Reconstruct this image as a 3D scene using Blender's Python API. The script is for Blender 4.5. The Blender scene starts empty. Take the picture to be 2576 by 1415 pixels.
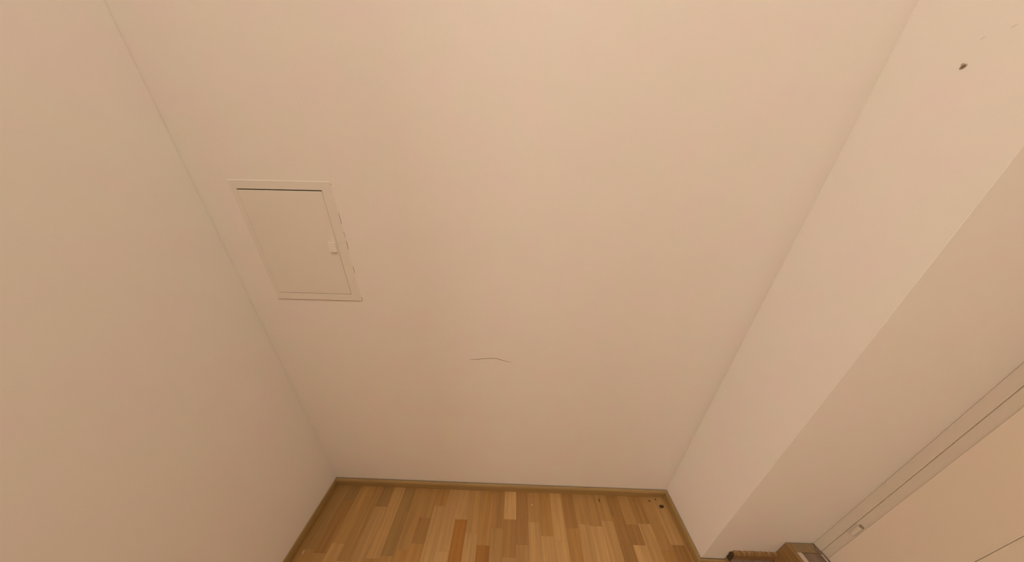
import bpy, bmesh, math, random
from mathutils import Vector, Matrix

random.seed(7)
S = bpy.context.scene
COL = S.collection

# ------------------------------------------------------------------ measures (metres)
XL, XR, D = -0.9406, 0.8430, 0.6732       # side walls of the nook, back wall
YP = 0.4399                                # front face of the pier
XD = 1.2350                                # wall with the door, right of the pier
YR, ZC = -3.20, 3.25                       # rear wall, ceiling
XF, YE = -3.30, 0.05                      # unseen far side and left wall's end, set to shape the light
HB = 0.045                                 # height of the skirting

# ------------------------------------------------------------------ camera
cam = bpy.data.cameras.new('camera')
cam.sensor_fit = 'HORIZONTAL'
cam.sensor_width = 36.0
cam.lens = 547.73 * 36.0 / 2576.0
cam.clip_start = 0.01
cam_o = bpy.data.objects.new('camera', cam)
COL.objects.link(cam_o)
yaw, pit, rol = -0.0129, 0.3876, 0.0224
fwd = Vector((math.sin(yaw) * math.cos(pit), math.cos(yaw) * math.cos(pit), -math.sin(pit)))
r0 = Vector((math.cos(yaw), -math.sin(yaw), 0))
u0 = r0.cross(fwd)
rgt = math.cos(rol) * r0 + math.sin(rol) * u0
up = -math.sin(rol) * r0 + math.cos(rol) * u0
M = Matrix.Identity(4)
for i in range(3):
    M[i][0], M[i][1], M[i][2] = rgt[i], up[i], -fwd[i]
M.translation = Vector((0, 0, 1.5))
cam_o.matrix_world = M
S.camera = cam_o

# ------------------------------------------------------------------ world, exposure
w = bpy.data.worlds.new('world')
S.world = w
w.use_nodes = True
w.node_tree.nodes['Background'].inputs[0].default_value = (0.05, 0.045, 0.04, 1)
w.node_tree.nodes['Background'].inputs[1].default_value = 0.2
S.view_settings.view_transform = 'Standard'
S.view_settings.look = 'None'
S.view_settings.gamma = 1.0
S.view_settings.use_curve_mapping = False
S.view_settings.exposure = 0.88
LAMP_STRENGTH = 30.0
LAMP_COLOR = (1.0, 0.912, 0.838)
LAMPS = (((0.02, -0.30), 0.76, 0.17, 'round opal glass ceiling lamp above the mouth of the hatch nook'),
         ((-2.20, -0.95), 0.72, 0.22, 'added large round opal glass fill lamp, unseen, on the ceiling of the wide part of the room'))  # second lamp is unseen, added as fill from the left
FILL_WALL_LAMPS = ((XD, -1, -1.50, 1.55, 0.20, 'added opal globe fill lamp, unseen, on the wall beyond the door'),  # unseen, added to lift the left wall and pier front
              (XF, 1, -0.85, 1.50, 0.97, 'added opal globe fill lamp, unseen, on the far wall of the wide part of the room'))  # unseen, added to light the pier side from low down


# ------------------------------------------------------------------ materials
def nodes_of(name):
    m = bpy.data.materials.new(name)
    m.use_nodes = True
    nt = m.node_tree
    return m, nt, nt.nodes['Principled BSDF']


def paint(name, col, rough=0.7, bump=0.12, mottle=0.014):
    """wall paint: faint roller stipple and slightly uneven tint"""
    m, nt, b = nodes_of(name)
    geo = nt.nodes.new('ShaderNodeNewGeometry')
    n1 = nt.nodes.new('ShaderNodeTexNoise')
    n1.inputs['Scale'].default_value = 9.0
    n1.inputs['Detail'].default_value = 3.0
    nt.links.new(geo.outputs['Position'], n1.inputs['Vector'])
    ramp = nt.nodes.new('ShaderNodeValToRGB')
    ramp.color_ramp.elements[0].position = 0.38
    ramp.color_ramp.elements[1].position = 0.62
    k = mottle
    ramp.color_ramp.elements[0].color = (col[0] * (1 + k), col[1] * (1 - k), col[2] * (1 + .3 * k), 1)
    ramp.color_ramp.elements[1].color = (col[0] * (1 - k * .6), col[1] * (1 + k), col[2] * (1 - k), 1)
    nt.links.new(n1.outputs['Fac'], ramp.inputs['Fac'])
    nt.links.new(ramp.outputs['Color'], b.inputs['Base Color'])
    n2 = nt.nodes.new('ShaderNodeTexNoise')
    n2.inputs['Scale'].default_value = 140.0
    n2.inputs['Detail'].default_value = 4.0
    nt.links.new(geo.outputs['Position'], n2.inputs['Vector'])
    n3 = nt.nodes.new('ShaderNodeTexNoise')
    n3.inputs['Scale'].default_value = 6.0
    nt.links.new(geo.outputs['Position'], n3.inputs['Vector'])
    mx = nt.nodes.new('ShaderNodeMath')
    mx.operation = 'MULTIPLY_ADD'
    mx.inputs[1].default_value = 6.0
    nt.links.new(n3.outputs['Fac'], mx.inputs[0])
    nt.links.new(n2.outputs['Fac'], mx.inputs[2])
    bp = nt.nodes.new('ShaderNodeBump')
    bp.inputs['Strength'].default_value = bump
    bp.inputs['Distance'].default_value = 0.002
    nt.links.new(mx.outputs[0], bp.inputs['Height'])
    nt.links.new(bp.outputs['Normal'], b.inputs['Normal'])
    b.inputs['Roughness'].default_value = rough
    b.inputs['Specular IOR Level'].default_value = 0.25
    return m


def plain(name, col, rough=0.6, metal=0.0, var=0.08, scale=60.0):
    m, nt, b = nodes_of(name)
    geo = nt.nodes.new('ShaderNodeNewGeometry')
    n1 = nt.nodes.new('ShaderNodeTexNoise')
    n1.inputs['Scale'].default_value = scale
    nt.links.new(geo.outputs['Position'], n1.inputs['Vector'])
    ramp = nt.nodes.new('ShaderNodeValToRGB')
    ramp.color_ramp.elements[0].color = tuple(c * (1 - var) for c in col) + (1,)
    ramp.color_ramp.elements[1].color = tuple(min(1, c * (1 + var)) for c in col) + (1,)
    nt.links.new(n1.outputs['Fac'], ramp.inputs['Fac'])
    nt.links.new(ramp.outputs['Color'], b.inputs['Base Color'])
    b.inputs['Roughness'].default_value = rough
    b.inputs['Metallic'].default_value = metal
    return m


def wood(name, axis, col=None, rough=0.42, grain=0.16):
    """varnished wood; grain runs along the given axis; tint from the object colour when col is None"""
    m, nt, b = nodes_of(name)
    geo = nt.nodes.new('ShaderNodeNewGeometry')
    info = nt.nodes.new('ShaderNodeObjectInfo')
    off = nt.nodes.new('ShaderNodeVectorMath')
    off.operation = 'SCALE'
    off.inputs[0].default_value = (3.1, 7.7, 1.3)
    nt.links.new(info.outputs['Random'], off.inputs['Scale'])
    add = nt.nodes.new('ShaderNodeVectorMath')
    nt.links.new(geo.outputs['Position'], add.inputs[0])
    nt.links.new(off.outputs['Vector'], add.inputs[1])
    mp = nt.nodes.new('ShaderNodeMapping')
    sc = [70.0, 70.0, 70.0]
    sc[axis] = 4.0
    mp.inputs['Scale'].default_value = sc
    nt.links.new(add.outputs['Vector'], mp.inputs['Vector'])
    n = nt.nodes.new('ShaderNodeTexNoise')
    n.inputs['Scale'].default_value = 1.0
    n.inputs['Detail'].default_value = 5.0
    n.inputs['Distortion'].default_value = 0.6
    nt.links.new(mp.outputs['Vector'], n.inputs['Vector'])
    mr = nt.nodes.new('ShaderNodeMapRange')
    mr.inputs['From Min'].default_value = 0.3
    mr.inputs['From Max'].default_value = 0.7
    mr.inputs['To Min'].default_value = 1 - grain
    mr.inputs['To Max'].default_value = 1 + grain
    nt.links.new(n.outputs['Fac'], mr.inputs['Value'])
    mul = nt.nodes.new('ShaderNodeVectorMath')
    mul.operation = 'SCALE'
    if col is None:
        nt.links.new(info.outputs['Color'], mul.inputs[0])
    else:
        mul.inputs[0].default_value = col
    nt.links.new(mr.outputs['Result'], mul.inputs['Scale'])
    nt.links.new(mul.outputs['Vector'], b.inputs['Base Color'])
    b.inputs['Roughness'].default_value = rough
    bp = nt.nodes.new('ShaderNodeBump')
    bp.inputs['Strength'].default_value = 0.05
    bp.inputs['Distance'].default_value = 0.001
    nt.links.new(n.outputs['Fac'], bp.inputs['Height'])
    nt.links.new(bp.outputs['Normal'], b.inputs['Normal'])
    return m


WALL = (0.875, 0.805, 0.720)
M_wall = paint('wall_paint', WALL)
M_ceil = paint('ceiling_paint', (0.82, 0.76, 0.69))
M_panel = paint('panel_paint', (0.825, 0.755, 0.648), rough=0.5, bump=0.03, mottle=0.006)
M_door = paint("door_paint", (0.80, 0.68, 0.535), rough=0.5, bump=0.05, mottle=0.01)
M_frame = paint('frame_paint', (0.70, 0.605, 0.485), rough=0.5, bump=0.05, mottle=0.01)
M_gap = plain('gap_shade', (0.045, 0.03, 0.02), 0.9)
M_crack_shadow = plain('crack_and_shadow_line', (0.35, 0.25, 0.17), 0.9)
M_faint = plain('faint_crack_line', (0.50, 0.40, 0.31), 0.9)
M_floor = wood('parquet', 1)
M_sub = plain('subfloor', (0.10, 0.06, 0.03), 0.9)
SK = (0.365, 0.232, 0.082)
M_skx = wood('skirting_wood_x', 0, SK, 0.45, 0.10)
M_sky = wood('skirting_wood_y', 1, SK, 0.45, 0.10)
M_stepy = wood('step_wood', 1, (0.30, 0.165, 0.055), 0.5, 0.2)
M_tread = wood('tread_wood', 1, (0.28, 0.19, 0.09), 0.5, 0.2)
M_dirty = wood('dusty_tread_wood', 1, (0.25, 0.165, 0.11), 0.6, 0.2)
M_strip = plain('pale_strip', (0.60, 0.48, 0.38), 0.35, 0.0)
M_steel = plain('worn_steel', (0.55, 0.48, 0.42), 0.35, 0.6)
M_dark = plain('dark_brown', (0.06, 0.03, 0.012), 0.7)
M_scuff = plain('scuffed_paint', (0.78, 0.70, 0.61), 0.8)
M_bore = plain('bore_brown', (0.26, 0.165, 0.105), 0.8)
M_chip = plain('chipped_plaster', (0.42, 0.31, 0.22), 0.8)
M_plug = plain('grey_plug', (0.52, 0.42, 0.33), 0.7)
M_white = plain('white_crumb', (0.85, 0.82, 0.76), 0.7)
M_metal = plain('lamp_metal', (0.8, 0.78, 0.74), 0.35, 0.3)


# ------------------------------------------------------------------ helpers
def box(bm, x0, x1, y0, y1, z0, z1):
    vs = [bm.verts.new(p) for p in ((x0, y0, z0), (x1, y0, z0), (x1, y1, z0), (x0, y1, z0),
                                    (x0, y0, z1), (x1, y0, z1), (x1, y1, z1), (x0, y1, z1))]
    for f in ((0, 3, 2, 1), (4, 5, 6, 7), (0, 1, 5, 4), (1, 2, 6, 5), (2, 3, 7, 6), (3, 0, 4, 7)):
        bm.faces.new([vs[i] for i in f])
    return vs


def prism(bm, prof, axis, a0, a1, m0=None, m1=None):
    """extrude a closed 2-D profile (u,v) along axis 0 (u=y) or 1 (u=x); v is z. m0/m1 give the
    mitre: how far the end moves along the axis for each unit of u"""
    rings = []
    for a, mm in ((a0, m0), (a1, m1)):
        ring = []
        for u, v in prof:
            s = a + (mm(u) if mm else 0.0)
            ring.append(bm.verts.new((s, u, v) if axis == 0 else (u, s, v)))
        rings.append(ring)
    n = len(prof)
    for i in range(n):
        bm.faces.new((rings[0][i], rings[0][(i + 1) % n], rings[1][(i + 1) % n], rings[1][i]))
    bm.faces.new(rings[0][::-1])
    bm.faces.new(rings[1])


def obj(name, bm, mat, parent=None, bevel=0.0, seg=2, smooth=False):
    bmesh.ops.recalc_face_normals(bm, faces=bm.faces[:])
    if bevel:
        es = [e for e in bm.edges if len(e.link_faces) == 2 and e.calc_face_angle() > 0.6]
        bmesh.ops.bevel(bm, geom=es, offset=bevel, segments=seg, affect='EDGES', profile=0.5)
    me = bpy.data.meshes.new(name)
    bm.to_mesh(me)
    bm.free()
    if smooth:
        for p in me.polygons:
            p.use_smooth = True
    me.materials.append(mat)
    o = bpy.data.objects.new(name, me)
    COL.objects.link(o)
    if parent is not None:
        o.parent = parent
        o.matrix_parent_inverse = parent.matrix_world.inverted()
    return o


def box_obj(name, b, mat, parent=None, bevel=0.0, seg=2):
    bm = bmesh.new()
    box(bm, *b)
    return obj(name, bm, mat, parent, bevel, seg)


def struct(o, label, cat):
    o['kind'] = 'structure'
    o['label'] = label
    o['category'] = cat
    return o


def tag(o, label, cat, group=None):
    o['label'] = label
    o['category'] = cat
    if group:
        o['group'] = group
    return o


# ------------------------------------------------------------------ room shell
T = 0.12
# hair-wide slits put in to give both nook corners a shade line
wall_back = struct(box_obj('wall_back', (XL + 0.0006, XR - 0.0002, D, D + T, -0.05, ZC), M_wall),
                   'beige painted back wall holding the small hatch, above brown parquet', 'wall')
wall_left = struct(box_obj('wall_left', (XL - T, XL, YE, D + T, -0.05, ZC), M_wall, bevel=0.004),
                   'plain beige painted side wall beside the hatch corner', 'wall')
pier = struct(box_obj('wall_pier', (XR, XD + 0.06, YP, D + T, -0.05, ZC), M_wall, bevel=0.0006, seg=1),
              'beige wall pier jutting out, its side pierced by a wall plug', 'wall')
bm = bmesh.new()
box(bm, XD, XD + T, YR - T, -0.44, -0.05, ZC)
box(bm, XD, XD + T, -0.44, YP, 2.27, ZC)
wall_right = struct(obj('wall_right', bm, M_wall), 'beige wall around the painted door beside the pier', 'wall')
struct(box_obj('wall_front', (XF, XL - T, YE, YE + T, -0.05, ZC), M_wall),
       'beige wall of the wide part of the room, beside the nook mouth', 'wall')
struct(box_obj('wall_far', (XF - T, XF, YR - T, YE + T, -0.05, ZC), M_wall),
       'plain beige far wall of the wide part of the room', 'wall')
struct(box_obj('wall_rear', (XF, XD, YR - T, YR, -0.05, ZC), M_wall),
       'plain beige wall closing the room opposite the hatch', 'wall')
struct(box_obj('ceiling', (XF - T, XD + T, YR - T, D + T, ZC, ZC + 0.1), M_ceil),
       'plain pale painted ceiling over the small room', 'ceiling')

# hairline crack across the back wall: a thin ribbon a fraction of a millimetre proud
def ribbon(name, pts, mat, parent, normal, wmax, lift=0.0004):
    """tapered flat sliver with thickness following 3-D points on a wall"""
    bm = bmesh.new()
    n = Vector(normal)
    P = [Vector(p) for p in pts]
    top, bot = [], []
    for i, p in enumerate(P):
        t = (P[min(i + 1, len(P) - 1)] - P[max(i - 1, 0)]).normalized()
        side = n.cross(t).normalized()
        f = i / (len(P) - 1)
        wd = wmax * 0.5 * (0.25 + 0.75 * min(1.0, 6 * min(f, 1 - f) + 0.05))
        c = p + n * lift
        top.append((bm.verts.new(c + side * wd), bm.verts.new(c - side * wd)))
        bot.append((bm.verts.new(p + side * wd - n * 0.001), bm.verts.new(p - side * wd - n * 0.001)))
    for i in range(len(P) - 1):
        bm.faces.new((top[i][0], top[i + 1][0], top[i + 1][1], top[i][1]))
        bm.faces.new((top[i][0], bot[i][0], bot[i + 1][0], top[i + 1][0]))
        bm.faces.new((top[i][1], top[i + 1][1], bot[i + 1][1], bot[i][1]))
    return obj(name, bm, mat, parent)


def spline(keys, n):
    out = []
    for i in range(n):
        f = i / (n - 1) * (len(keys) - 1)
        k = min(int(f), len(keys) - 2)
        t = f - k
        p0, p1, p2, p3 = keys[max(k - 1, 0)], keys[k], keys[k + 1], keys[min(k + 2, len(keys) - 1)]
        out.append(tuple(0.5 * (2 * b + (c - a) * t + (2 * a - 5 * b + 4 * c - d) * t * t
                                + (3 * b - a - 3 * c + d) * t ** 3) for a, b, c, d in zip(p0, p1, p2, p3)))
    return out


ck = [(-0.170, D, 0.8862), (-0.140, D, 0.8885), (-0.110, D, 0.8930), (-0.084, D, 0.8955),
      (-0.060, D, 0.8945), (-0.035, D, 0.8860), (-0.005, D, 0.8780)]
ribbon('hairline_crack', spline(ck, 40), M_crack_shadow, wall_back, (0, -1, 0), 0.0020)

# ------------------------------------------------------------------ parquet floor
floor = struct(box_obj('floor', (XF - T, XD + T, YR - T, D + T, -0.06, -0.012), M_sub),
               'warm brown strip parquet with short staggered strips', 'floor')
TONE = {  # albedo of the strips
    'L': (0.505, 0.293, 0.102), 'M': (0.435, 0.240, 0.072), 'R': (0.440, 0.228, 0.058),
    'D': (0.358, 0.183, 0.049), 'O': (0.355, 0.150, 0.020), 'V': (0.350, 0.200, 0.062),
    'B': (0.545, 0.322, 0.117)}
STRIP = {  # strip index: tone at the wall, [(y of a joint, tone beyond it towards the room)]
    -18: 'D', -17: ('V', (.43, 'M')), -16: ('V', (.60, 'D'), (.42, 'M')), -15: ('M', (.45, 'L')),
    -14: ('M', (.40, 'L')), -13: ('V', (.579, 'L')), -12: ('L', (.41, 'M')), -11: ('V', (.565, 'V'), (.42, 'M')),
    -10: ('M', (.44, 'R')), -9: ('M', (.545, 'D'), (.46, 'R')), -8: ('R', (.59, 'L')), -7: ('L', (.44, 'B')),
    -6: ('L', (.544, 'O')), -5: ('M', (.50, 'L')), -4: ('R', (.462, 'O')), -3: ('D', (.52, 'M')),
    -2: ('B', (.551, 'D'), (.43, 'M')), -1: ('D', (.47, 'M')), 0: ('M', (.546, 'L')), 1: ('R', (.50, 'L')),
    2: ('L', (.485, 'L')), 3: ('D', (.53, 'R'), (.42, 'L')), 4: ('M', (.545, 'L')), 5: ('M', (.54, 'B')),
    6: ('M', (.56, 'L'), (.43, 'B')), 7: ('D', (.578, 'D')), 8: ('M', (.55, 'D'), (.483, 'B')),
    9: ('D', (.555, 'L')), 10: ('M', (.47, 'R')), 11: ('L', (.488, 'D')), 12: ('M', (.41, 'D'))}
SX, SW = 0.0997, 0.0600
GAP = 0.00012
YM = -1.60                                  # single strips up to here
plank_mesh = {}


def plank(x0, x1, y0, y1, tone):
    dx, dy = round(x1 - x0, 4), round(y1 - y0, 4)
    key = (dx, dy)
    if key not in plank_mesh:
        bm = bmesh.new()
        box(bm, 0, dx - 2 * GAP, 0, dy - 2 * GAP, -0.012, 0)
        me = bpy.data.meshes.new('plank')
        bmesh.ops.recalc_face_normals(bm, faces=bm.faces[:])
        bm.to_mesh(me)
        bm.free()
        me.materials.append(M_floor)
        plank_mesh[key] = me
    o = bpy.data.objects.new('plank', plank_mesh[key])
    COL.objects.link(o)
    o.parent = floor
    o.location = (x0 + GAP, y0 + GAP, random.uniform(-0.0003, 0.0))
    k = random.uniform(0.94, 1.06)
    c = TONE[tone]
    o.color = (c[0] * k, c[1] * k, c[2] * k, 1)


for k in range(-18, 19):
    x0, x1 = SX + SW * k, SX + SW * (k + 1)
    x0, x1 = max(x0, XL), min(x1, XD)
    if x1 - x0 < 0.004:
        continue
    yt = D if x0 < XR - 0.005 else YP
    spec = STRIP.get(k, 'M')
    if isinstance(spec, str):
        spec = (spec,)
    if yt == D and x1 > XR:
        x1 = XR
    tone = spec[0]
    y = yt
    for yj, tn in spec[1:]:
        plank(x0, x1, yj, y, tone)
        y, tone = yj, tn
    first = True
    while y > YM + 0.001:
        ln = random.uniform(0.32, 0.60) if first else random.choice((0.5, 0.6, 0.7))
        first = False
        yn = max(YM, round(y - ln, 3))
        if yn - YM < 0.15:
            yn = YM
        plank(x0, x1, yn, y, tone)
        y = yn
        tone = random.choice('LMMRDLBMVR')
# narrow filler strip along the pier front where the nook strip was cut at the return
plank(XR, SX + SW * 13, YM, YP, 'M')
# strips of the rest of the room, behind the camera: one joined part
m_rest, nt, b = nodes_of('parquet_rest')
gg = nt.nodes.new('ShaderNodeNewGeometry')
rp = nt.nodes.new('ShaderNodeValToRGB')
rp.color_ramp.elements[0].color = TONE['D'] + (1,)
rp.color_ramp.elements[1].color = TONE['B'] + (1,)
nt.links.new(gg.outputs['Random Per Island'], rp.inputs['Fac'])
nt.links.new(rp.outputs['Color'], b.inputs['Base Color'])
b.inputs['Roughness'].default_value = 0.42
bm = bmesh.new()
for k in range(-57, 19):
    x0, x1 = max(SX + SW * k, XF), min(SX + SW * (k + 1), XD)
    y = YM if x0 >= XL - 0.02 else YE
    while y > YR + 0.001 and x1 - x0 > 0.003:
        yn = max(YR, y - random.uniform(0.35, 0.7))
        box(bm, x0 + GAP, x1 - GAP, yn + GAP, y - GAP, -0.012, -0.0002)
        y = yn
rest = obj('parquet_strips', bm, m_rest, floor)
rest['kind'] = 'stuff'

# ------------------------------------------------------------------ skirting boards
def sk_profile(wall, t, sgn, g=0.0028, lift=0.001):
    """u grows from the wall into the room (sgn); rounded upper edge, thin gap to the wall"""
    pts = [(g, lift), (t, lift), (t, HB - 0.010), (t - 0.0015, HB - 0.005), (t * 0.72, HB - 0.0012),
           (t * 0.40, HB), (g, HB)]
    return [(wall + sgn * u, v) for u, v in pts]


bm = bmesh.new()
prism(bm, sk_profile(D, 0.0145, -1), 0, XL, XR,
      lambda u: (D - u) * 0.45 + 0.0003, lambda u: -(D - u) - 0.0004)
struct(obj('baseboard_back', bm, M_skx), 'brown wooden skirting along the wall with the hatch', 'skirting board')
bm = bmesh.new()
prism(bm, sk_profile(XL, 0.0065, 1, 0.0006, 0.0035), 1, YE, D, None, lambda u: -(u - XL) * 2.2 - 0.0003)
struct(obj('baseboard_left', bm, M_sky), 'brown wooden skirting along the plain side wall', 'skirting board')
bm = bmesh.new()
prism(bm, sk_profile(XR, 0.0135, -1), 1, YP, D, lambda u: -(XR - u), lambda u: -(XR - u) - 0.0004)
struct(obj('baseboard_right', bm, M_sky), 'short brown wooden skirting on the side of the pier', 'skirting board')
bm = bmesh.new()
prism(bm, sk_profile(YP, 0.0120, -1), 0, XR, 0.946, lambda u: -(YP - u), None)
struct(obj('baseboard_pier', bm, M_skx), 'stub of brown wooden skirting on the pier front, left of the low step', 'skirting board')

# ------------------------------------------------------------------ steps up to the door
Z1, Z2, X1, X2 = 0.078, 0.211, 0.946, 1.126
Y0 = -0.43


def empty(name, loc):
    o = bpy.data.objects.new(name, None)
    COL.objects.link(o)
    o.location = loc
    bpy.context.view_layer.update()
    return o


st = empty('wooden_step', (X1, YP, 0))
tag(st, 'lower, dusty brown wooden step against the pier front', 'step')
box_obj('riser', (X1, X1 + 0.018, Y0, YP - 0.0006, 0.0, Z1 - 0.016), M_stepy, st, 0.0015)
box_obj('tread', (X1 + 0.001, X2 - 0.0006, Y0, YP - 0.0006, Z1 - 0.016, Z1), M_dirty, st, 0.0015)
bm = bmesh.new()
# skirting on the step, its paint-smeared upper edge a little ragged
n = 26
xa, xb = X1 + 0.004, X2 - 0.0006
prev = None
rr = random.Random(3)
for i in range(n + 1):
    x = xa + (xb - xa) * i / n
    h = Z1 + 0.046 + rr.uniform(-0.004, 0.002)
    ring = [bm.verts.new(p) for p in ((x, YP - 0.0005, Z1), (x, YP - 0.011, Z1), (x, YP - 0.011, h - 0.010),
                                      (x, YP - 0.006, h - 0.001), (x, YP - 0.0005, h))]
    if prev:
        for j in range(5):
            bm.faces.new((prev[j], prev[(j + 1) % 5], ring[(j + 1) % 5], ring[j]))
    else:
        bm.faces.new(ring)
    prev = ring
bm.faces.new(prev[::-1])
obj('step_skirting', bm, M_stepy, st)
# dark blocks at the end of that skirting
bm = bmesh.new()
box(bm, X1 - 0.003, X1 + 0.004, YP - 0.013, YP - 0.0005, Z1 - 0.012, Z1 + 0.020)
box(bm, X1 - 0.006, X1 + 0.002, YP - 0.012, YP - 0.0005, Z1 + 0.022, Z1 + 0.036)
obj('dark_end', bm, M_dark, st, 0.001, 1)

st2 = empty('wooden_step', (X2, YP, 0))
tag(st2, 'higher wooden step below the door, edged by a pale strip', 'step')
box_obj('riser', (X2, X2 + 0.018, Y0, YP - 0.0006, Z1 + 0.0002, Z2 - 0.014), M_stepy, st2, 0.0015)
box_obj('nosing', (X2 - 0.0005, X2 + 0.0125, Y0, YP - 0.0006, Z2 - 0.014, Z2), M_stepy, st2, 0.002)
box_obj('tread', (X2 + 0.0125, XD + 0.002, Y0, YP - 0.026, Z2 - 0.014, Z2 - 0.003), M_dirty, st2, 0.001)
box_obj('back_board', (X2 + 0.0125, XD - 0.0005, YP - 0.026, YP - 0.0006, Z2 - 0.014, Z2), M_tread, st2, 0.0015)
box_obj('edge_strip', (X2 + 0.013, X2 + 0.031, Y0, YP - 0.0262, Z2 - 0.003, Z2 + 0.0006), M_strip, st2, 0.0008)
box_obj('core', (X2 + 0.018, XD + 0.002, Y0, YP - 0.001, 0.0, Z2 - 0.014), M_sub, st2)

# ------------------------------------------------------------------ door in the right wall
dr = empty('door_1', (XD, 0, Z2))
dr['kind'] = 'structure'
tag(dr, 'beige painted panel door hinged in the corner by the pier', 'door')
bm = bmesh.new()
box(bm, XD, XD + 0.05, 0.4185, YP, Z2, 2.25)             # hinge-side strip at the corner
box(bm, XD, XD + 0.05, -0.44, -0.402, Z2, 2.25)
box(bm, XD, XD + 0.05, -0.44, YP - 0.0004, 2.25, 2.27)
box(bm, XD + 0.003, XD + 0.05, 0.385, 0.4185, Z2, 2.25)           # rebate behind
obj('door_frame', bm, M_frame, dr, 0.0012, 1)
LY0, LY1, GY = -0.400, 0.3985, 0.2785                              # leaf and the inner edge of its stile
LZ0, LZ1 = Z2 + 0.006, 2.245
bm = bmesh.new()
box(bm, XD, XD + 0.0032, GY, LY1, LZ0, LZ1)
box(bm, XD + 0.0032, XD + 0.038, GY, 0.3845, LZ0, LZ1)
leaf = obj('stile', bm, M_door, dr, 0.0012, 1)
box_obj('stile', (XD, XD + 0.038, LY0, -0.28, LZ0, LZ1), M_door, dr, 0.0012, 1)
box_obj('rail', (XD, XD + 0.038, -0.2796, GY - 0.0004, LZ0, 0.56), M_door, dr, 0.0012, 1)
box_obj('rail', (XD, XD + 0.038, -0.2796, GY - 0.0004, 2.12, LZ1), M_door, dr, 0.0012, 1)
box_obj('door_panel', (XD + 0.0006, XD + 0.03, -0.2785, GY - 0.0005, 0.5605, 2.1195), M_door, dr, 0.0008, 1)


def cyl(bm, c, r, h, seg=14, axis='z'):
    res = bmesh.ops.create_cone(bm, cap_ends=True, segments=seg, radius1=r, radius2=r, depth=h)
    for v in res['verts']:
        if axis == 'x':
            v.co = Vector((v.co.z, v.co.y, v.co.x))
        elif axis == 'y':
            v.co = Vector((v.co.x, v.co.z, v.co.y))
        v.co += Vector(c)


for hz in (0.412, 1.130, 1.85):
    bm = bmesh.new()
    cyl(bm, (XD + 0.003, 0.4075, hz), 0.0062, 0.050)
    hg = obj('hinge', bm, M_frame, dr, smooth=False)
    bm = bmesh.new()
    cyl(bm, (XD + 0.003, 0.4065, hz + 0.029), 0.0048, 0.008)
    obj('hinge_pin', bm, M_crack_shadow, hg)
# threshold: dark bar with a worn steel rail at the foot of the door
box_obj('threshold', (XD - 0.014, XD + 0.012, -0.40, 0.428, Z2 - 0.0025, Z2 + 0.004), M_dirty, dr, 0.0015)
bm = bmesh.new()
cyl(bm, (XD - 0.010, 0.008, Z2 + 0.006), 0.0035, 0.80, 10, 'y')
obj('threshold_rail', bm, M_steel, dr)

# ------------------------------------------------------------------ hatch in the back wall
HX0, HX1, HZ0, HZ1 = -0.8350, -0.5350, 1.1330, 1.5180
IX0, IX1, IZ0, IZ1 = -0.8165, -0.5645, 1.1600, 1.4935
h = empty('wall_hatch', ((HX0 + HX1) / 2, D, HZ0))
tag(h, 'flat off-white rectangular service hatch with a small latch, set in the back wall', 'hatch')
# frame: four bars with a soft outer edge
F = 0.0032
bm = bmesh.new()
o_r = [(HX0, HZ0), (HX1, HZ0), (HX1, HZ1), (HX0, HZ1)]
i_r = [(IX0, IZ0), (IX1, IZ0), (IX1, IZ1), (IX0, IZ1)]
ins = 0.0025
o_f = [(HX0 + ins, HZ0 + ins), (HX1 - ins, HZ0 + ins), (HX1 - ins, HZ1 - ins), (HX0 + ins, HZ1 - ins)]
R0 = [bm.verts.new((x, D + 0.0004, z)) for x, z in o_r]
R1 = [bm.verts.new((x, D - F, z)) for x, z in o_f]
R2 = [bm.verts.new((x, D - F, z)) for x, z in i_r]
R3 = [bm.verts.new((x, D + 0.0004, z)) for x, z in i_r]
for a, b in ((R0, R1), (R1, R2), (R2, R3), (R3, R0)):
    for i in range(4):
        j = (i + 1) % 4
        bm.faces.new((a[i], a[j], b[j], b[i]))
obj('hatch_frame', bm, M_panel, h)
# near-black sheet standing in for shade in the joint, then the flap
box_obj('joint_shade', (IX0, IX1, D - 0.0004, D + 0.0004, IZ0, IZ1), M_gap, h)
flap = box_obj('flap', (IX0 + 0.0001, IX1 - 0.0016, D - F + 0.0002, D - 0.0004, IZ0 + 0.0010, IZ1 - 0.0026), M_panel, h, 0.0004, 1)
lt = box_obj('latch', (-0.5905, -0.5690, D - F - 0.0055, D - F + 0.0004, 1.3115, 1.3410), M_wall, flap, 0.0006, 1)
# paint splits between frame and wall, then a painted shadow line below
for pts, mt, wd in (([(HX1 - .0005, D, 1.432), (HX1 - .0002, D, 1.415), (HX1, D, 1.398)], M_crack_shadow, 0.0014),
                    ([(HX1, D, 1.376), (HX1, D, 1.368), (HX1 - .0002, D, 1.358)], M_faint, 0.0011),
                    ([(HX1, D, 1.346), (HX1, D, 1.335), (HX1, D, 1.318)], M_crack_shadow, 0.0013),
                    ([(HX1, D, 1.262), (HX1, D, 1.250), (HX1, D, 1.238)], M_crack_shadow, 0.0011),
                    ([(HX1 + .0008, D, 1.150), (HX1 + .0010, D, 1.142), (HX1, D, 1.1325)], M_crack_shadow, 0.0011),
                    ([(HX1 - .002, D, 1.5125), (HX1 - .0005, D, 1.5110), (HX1 + .001, D, 1.5085)], M_crack_shadow, 0.0012),
                    ([(HX0 + .004, D, HZ0 - .0002), (-.70, D, HZ0 - .0002), (HX1, D, HZ0 - .0003)], M_crack_shadow, 0.0012)):  # shadow under the frame, drawn as a dark ribbon
    ribbon('split_and_shadow', spline(pts, 9), mt, h, (0, -1, 0), wd, 0.0005)

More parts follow.
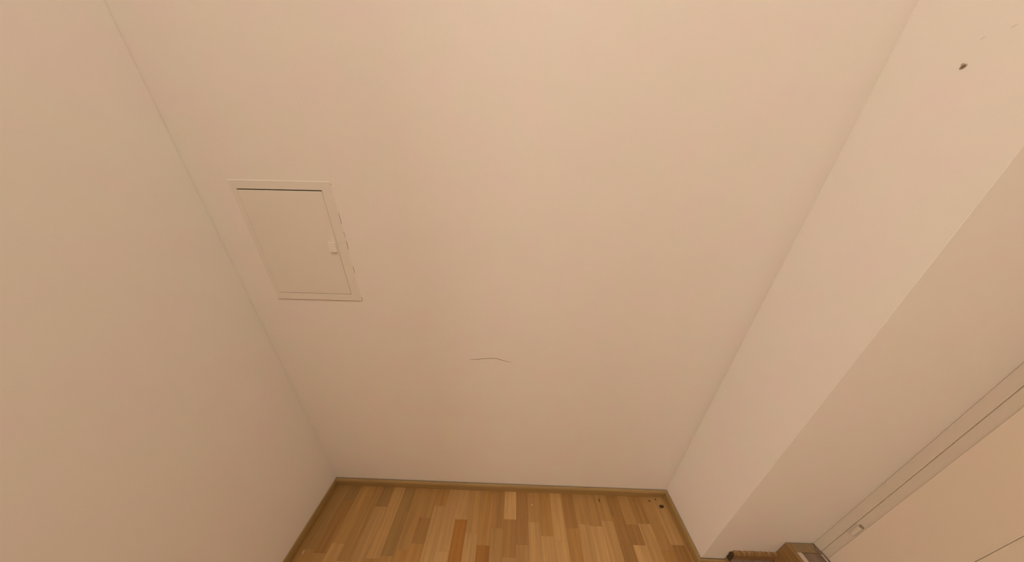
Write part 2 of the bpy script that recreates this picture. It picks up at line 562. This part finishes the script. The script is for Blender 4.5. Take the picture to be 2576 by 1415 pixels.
# ------------------------------------------------------------------ wall plug in the side of the pier
PY, PZ = 0.5563, 1.7392
wp = empty('wall_plug', (XR, PY, PZ))
tag(wp, 'small empty plug hole with a dark centre, high on the pier side', 'wall plug')
bm = bmesh.new()
r_in, r_out = 0.0026, 0.0046
seg = 20
ra, rb, rc = [], [], []
for i in range(seg):
    a = 2 * math.pi * i / seg
    c, s = math.cos(a), math.sin(a)
    ra.append(bm.verts.new((XR + 0.0003, PY + r_out * c, PZ + r_out * s)))
    rb.append(bm.verts.new((XR - 0.0010, PY + (r_in + .0004) * c, PZ + (r_in + .0004) * s)))
    rc.append(bm.verts.new((XR + 0.0003, PY + r_in * c, PZ + r_in * s)))
for i in range(seg):
    j = (i + 1) % seg
    bm.faces.new((ra[i], ra[j], rb[j], rb[i]))
    bm.faces.new((rb[i], rb[j], rc[j], rc[i]))
    bm.faces.new((rc[i], rc[j], ra[j], ra[i]))
obj('rim', bm, M_plug, wp)
bm = bmesh.new()
cyl(bm, (XR + 0.0002, PY, PZ), 0.0027, 0.0010, 16, 'x')
obj('bore', bm, M_bore, wp)
ribbon('chipped_edge', [(XR, 0.5603, 1.7425), (XR, 0.5596, 1.7441), (XR, 0.5574, 1.7450)], M_chip, wp, (-1, 0, 0), 0.0024)


for q in ((XR, 0.5543, 1.7791), (XR, 0.5286, 1.7817)):   # faint dents beyond the plug
    ribbon('scuff_mark', [(q[0], q[1] + .0022, q[2] - .0018), q, (q[0], q[1] - .0020, q[2] + .0016)], M_scuff, pier, (-1, 0, 0), 0.0030)


# ------------------------------------------------------------------ crumbs on the floor
def lump(name, x, y, sx, sy, sz, mat, label, cat, seed, group=None):
    rnd = random.Random(seed)
    bm = bmesh.new()
    bmesh.ops.create_icosphere(bm, subdivisions=2, radius=1.0)
    for v in bm.verts:
        k = 1 + rnd.uniform(-0.25, 0.25)
        v.co = Vector((v.co.x * sx * k, v.co.y * sy * k, max(-0.6, v.co.z) * sz * k))
    zmin = min(v.co.z for v in bm.verts)
    for v in bm.verts:
        v.co += Vector((x, y, -zmin - 0.0002))
    return tag(obj(name, bm, mat), label, cat, group)


lump('dirt_clump', 0.7945, 0.6215, 0.0105, 0.0065, 0.005, M_dark,
     'small dark brown clump of dirt on the parquet in the pier corner', 'dirt clump', 1)
lump('dirt_clump', 0.7800, 0.6500, 0.0040, 0.0030, 0.002, M_sub,
     'tiny brown speck of dirt between the dark clump and the skirting', 'dirt speck', 2)
lump('dirt_clump', 0.478, 0.6380, 0.0025, 0.0080, 0.0015, M_sub,
     'thin brown sliver of dirt on the parquet close to the back skirting', 'dirt speck', 4)
lump('crumb', 0.1211, 0.6074, 0.0024, 0.0022, 0.0018, M_white,
     'tiny white crumb on the parquet below the back wall', 'crumb', 5)
lump('crumb', -0.905, 0.4200, 0.0030, 0.0055, 0.0015, M_strip,
     'pale flake on the parquet beside the skirting of the plain side wall', 'crumb', 6)
lump('dirt_clump', 0.745, 0.6420, 0.0035, 0.0045, 0.0015, M_sub,
     'faint brown speck on the parquet a hand from the pier corner', 'dirt speck', 8)


# ------------------------------------------------------------------ ceiling lamp
def ceiling_lamp(x, y, power, r, label):
    L = empty('ceiling_lamp', (x, y, ZC))
    tag(L, label, 'lamp', 'ceiling lamps')
    bm = bmesh.new()
    cyl(bm, (x, y, ZC - 0.011), r + 0.012, 0.022, 48)
    obj('rim', bm, M_metal, L)
    m, nt, b = nodes_of('opal_glass')
    b.inputs['Base Color'].default_value = (0.9, 0.85, 0.78, 1)
    b.inputs['Emission Color'].default_value = LAMP_COLOR + (1,)
    b.inputs['Emission Strength'].default_value = LAMP_STRENGTH * power
    bm = bmesh.new()
    prof = [(r * math.cos(a), -0.085 * math.sin(a)) for a in [i * math.pi / 2 / 10 for i in range(10)]]
    rings = []
    sg = 40
    for rr_, dz in prof:
        rings.append([bm.verts.new((x + rr_ * math.cos(2 * math.pi * i / sg), y + rr_ * math.sin(2 * math.pi * i / sg),
                                    ZC - 0.022 + dz)) for i in range(sg)])
    tip = bm.verts.new((x, y, ZC - 0.022 - 0.085))
    for a, b_ in zip(rings, rings[1:]):
        for i in range(sg):
            bm.faces.new((a[i], a[(i + 1) % sg], b_[(i + 1) % sg], b_[i]))
    for i in range(sg):
        bm.faces.new((rings[-1][i], rings[-1][(i + 1) % sg], tip))
    bm.faces.new(rings[0])
    obj('shade', bm, m, L, smooth=True)


for (lx, ly), pw, rad, lb in LAMPS:
    ceiling_lamp(lx, ly, pw, rad, lb)


# ------------------------------------------------------------------ added fill lamps on unseen walls
def fill_wall_lamp(xw, sg, y, z, power, label, r=0.11):
    """globe on a short arm; sg is the direction from the wall into the room"""
    L = empty('fill_wall_lamp', (xw, y, z))
    tag(L, label, 'lamp')
    bm = bmesh.new()
    cyl(bm, (xw + sg * 0.009, y, z), 0.075, 0.018, 40, 'x')
    obj('back_plate', bm, M_metal, L, 0.002, 1)
    bm = bmesh.new()
    cyl(bm, (xw + sg * 0.040, y, z), 0.016, 0.060, 20, 'x')
    obj('arm', bm, M_metal, L)
    m, nt, b = nodes_of('fill_globe_glass')
    b.inputs['Base Color'].default_value = (0.9, 0.85, 0.78, 1)
    b.inputs['Emission Color'].default_value = LAMP_COLOR + (1,)
    b.inputs['Emission Strength'].default_value = LAMP_STRENGTH * power
    bm = bmesh.new()
    bmesh.ops.create_uvsphere(bm, u_segments=32, v_segments=18, radius=r)
    for v in bm.verts:
        v.co += Vector((xw + sg * (0.062 + r), y, z))
    obj('globe', bm, m, L, smooth=True)


for wl in FILL_WALL_LAMPS:
    fill_wall_lamp(*wl)
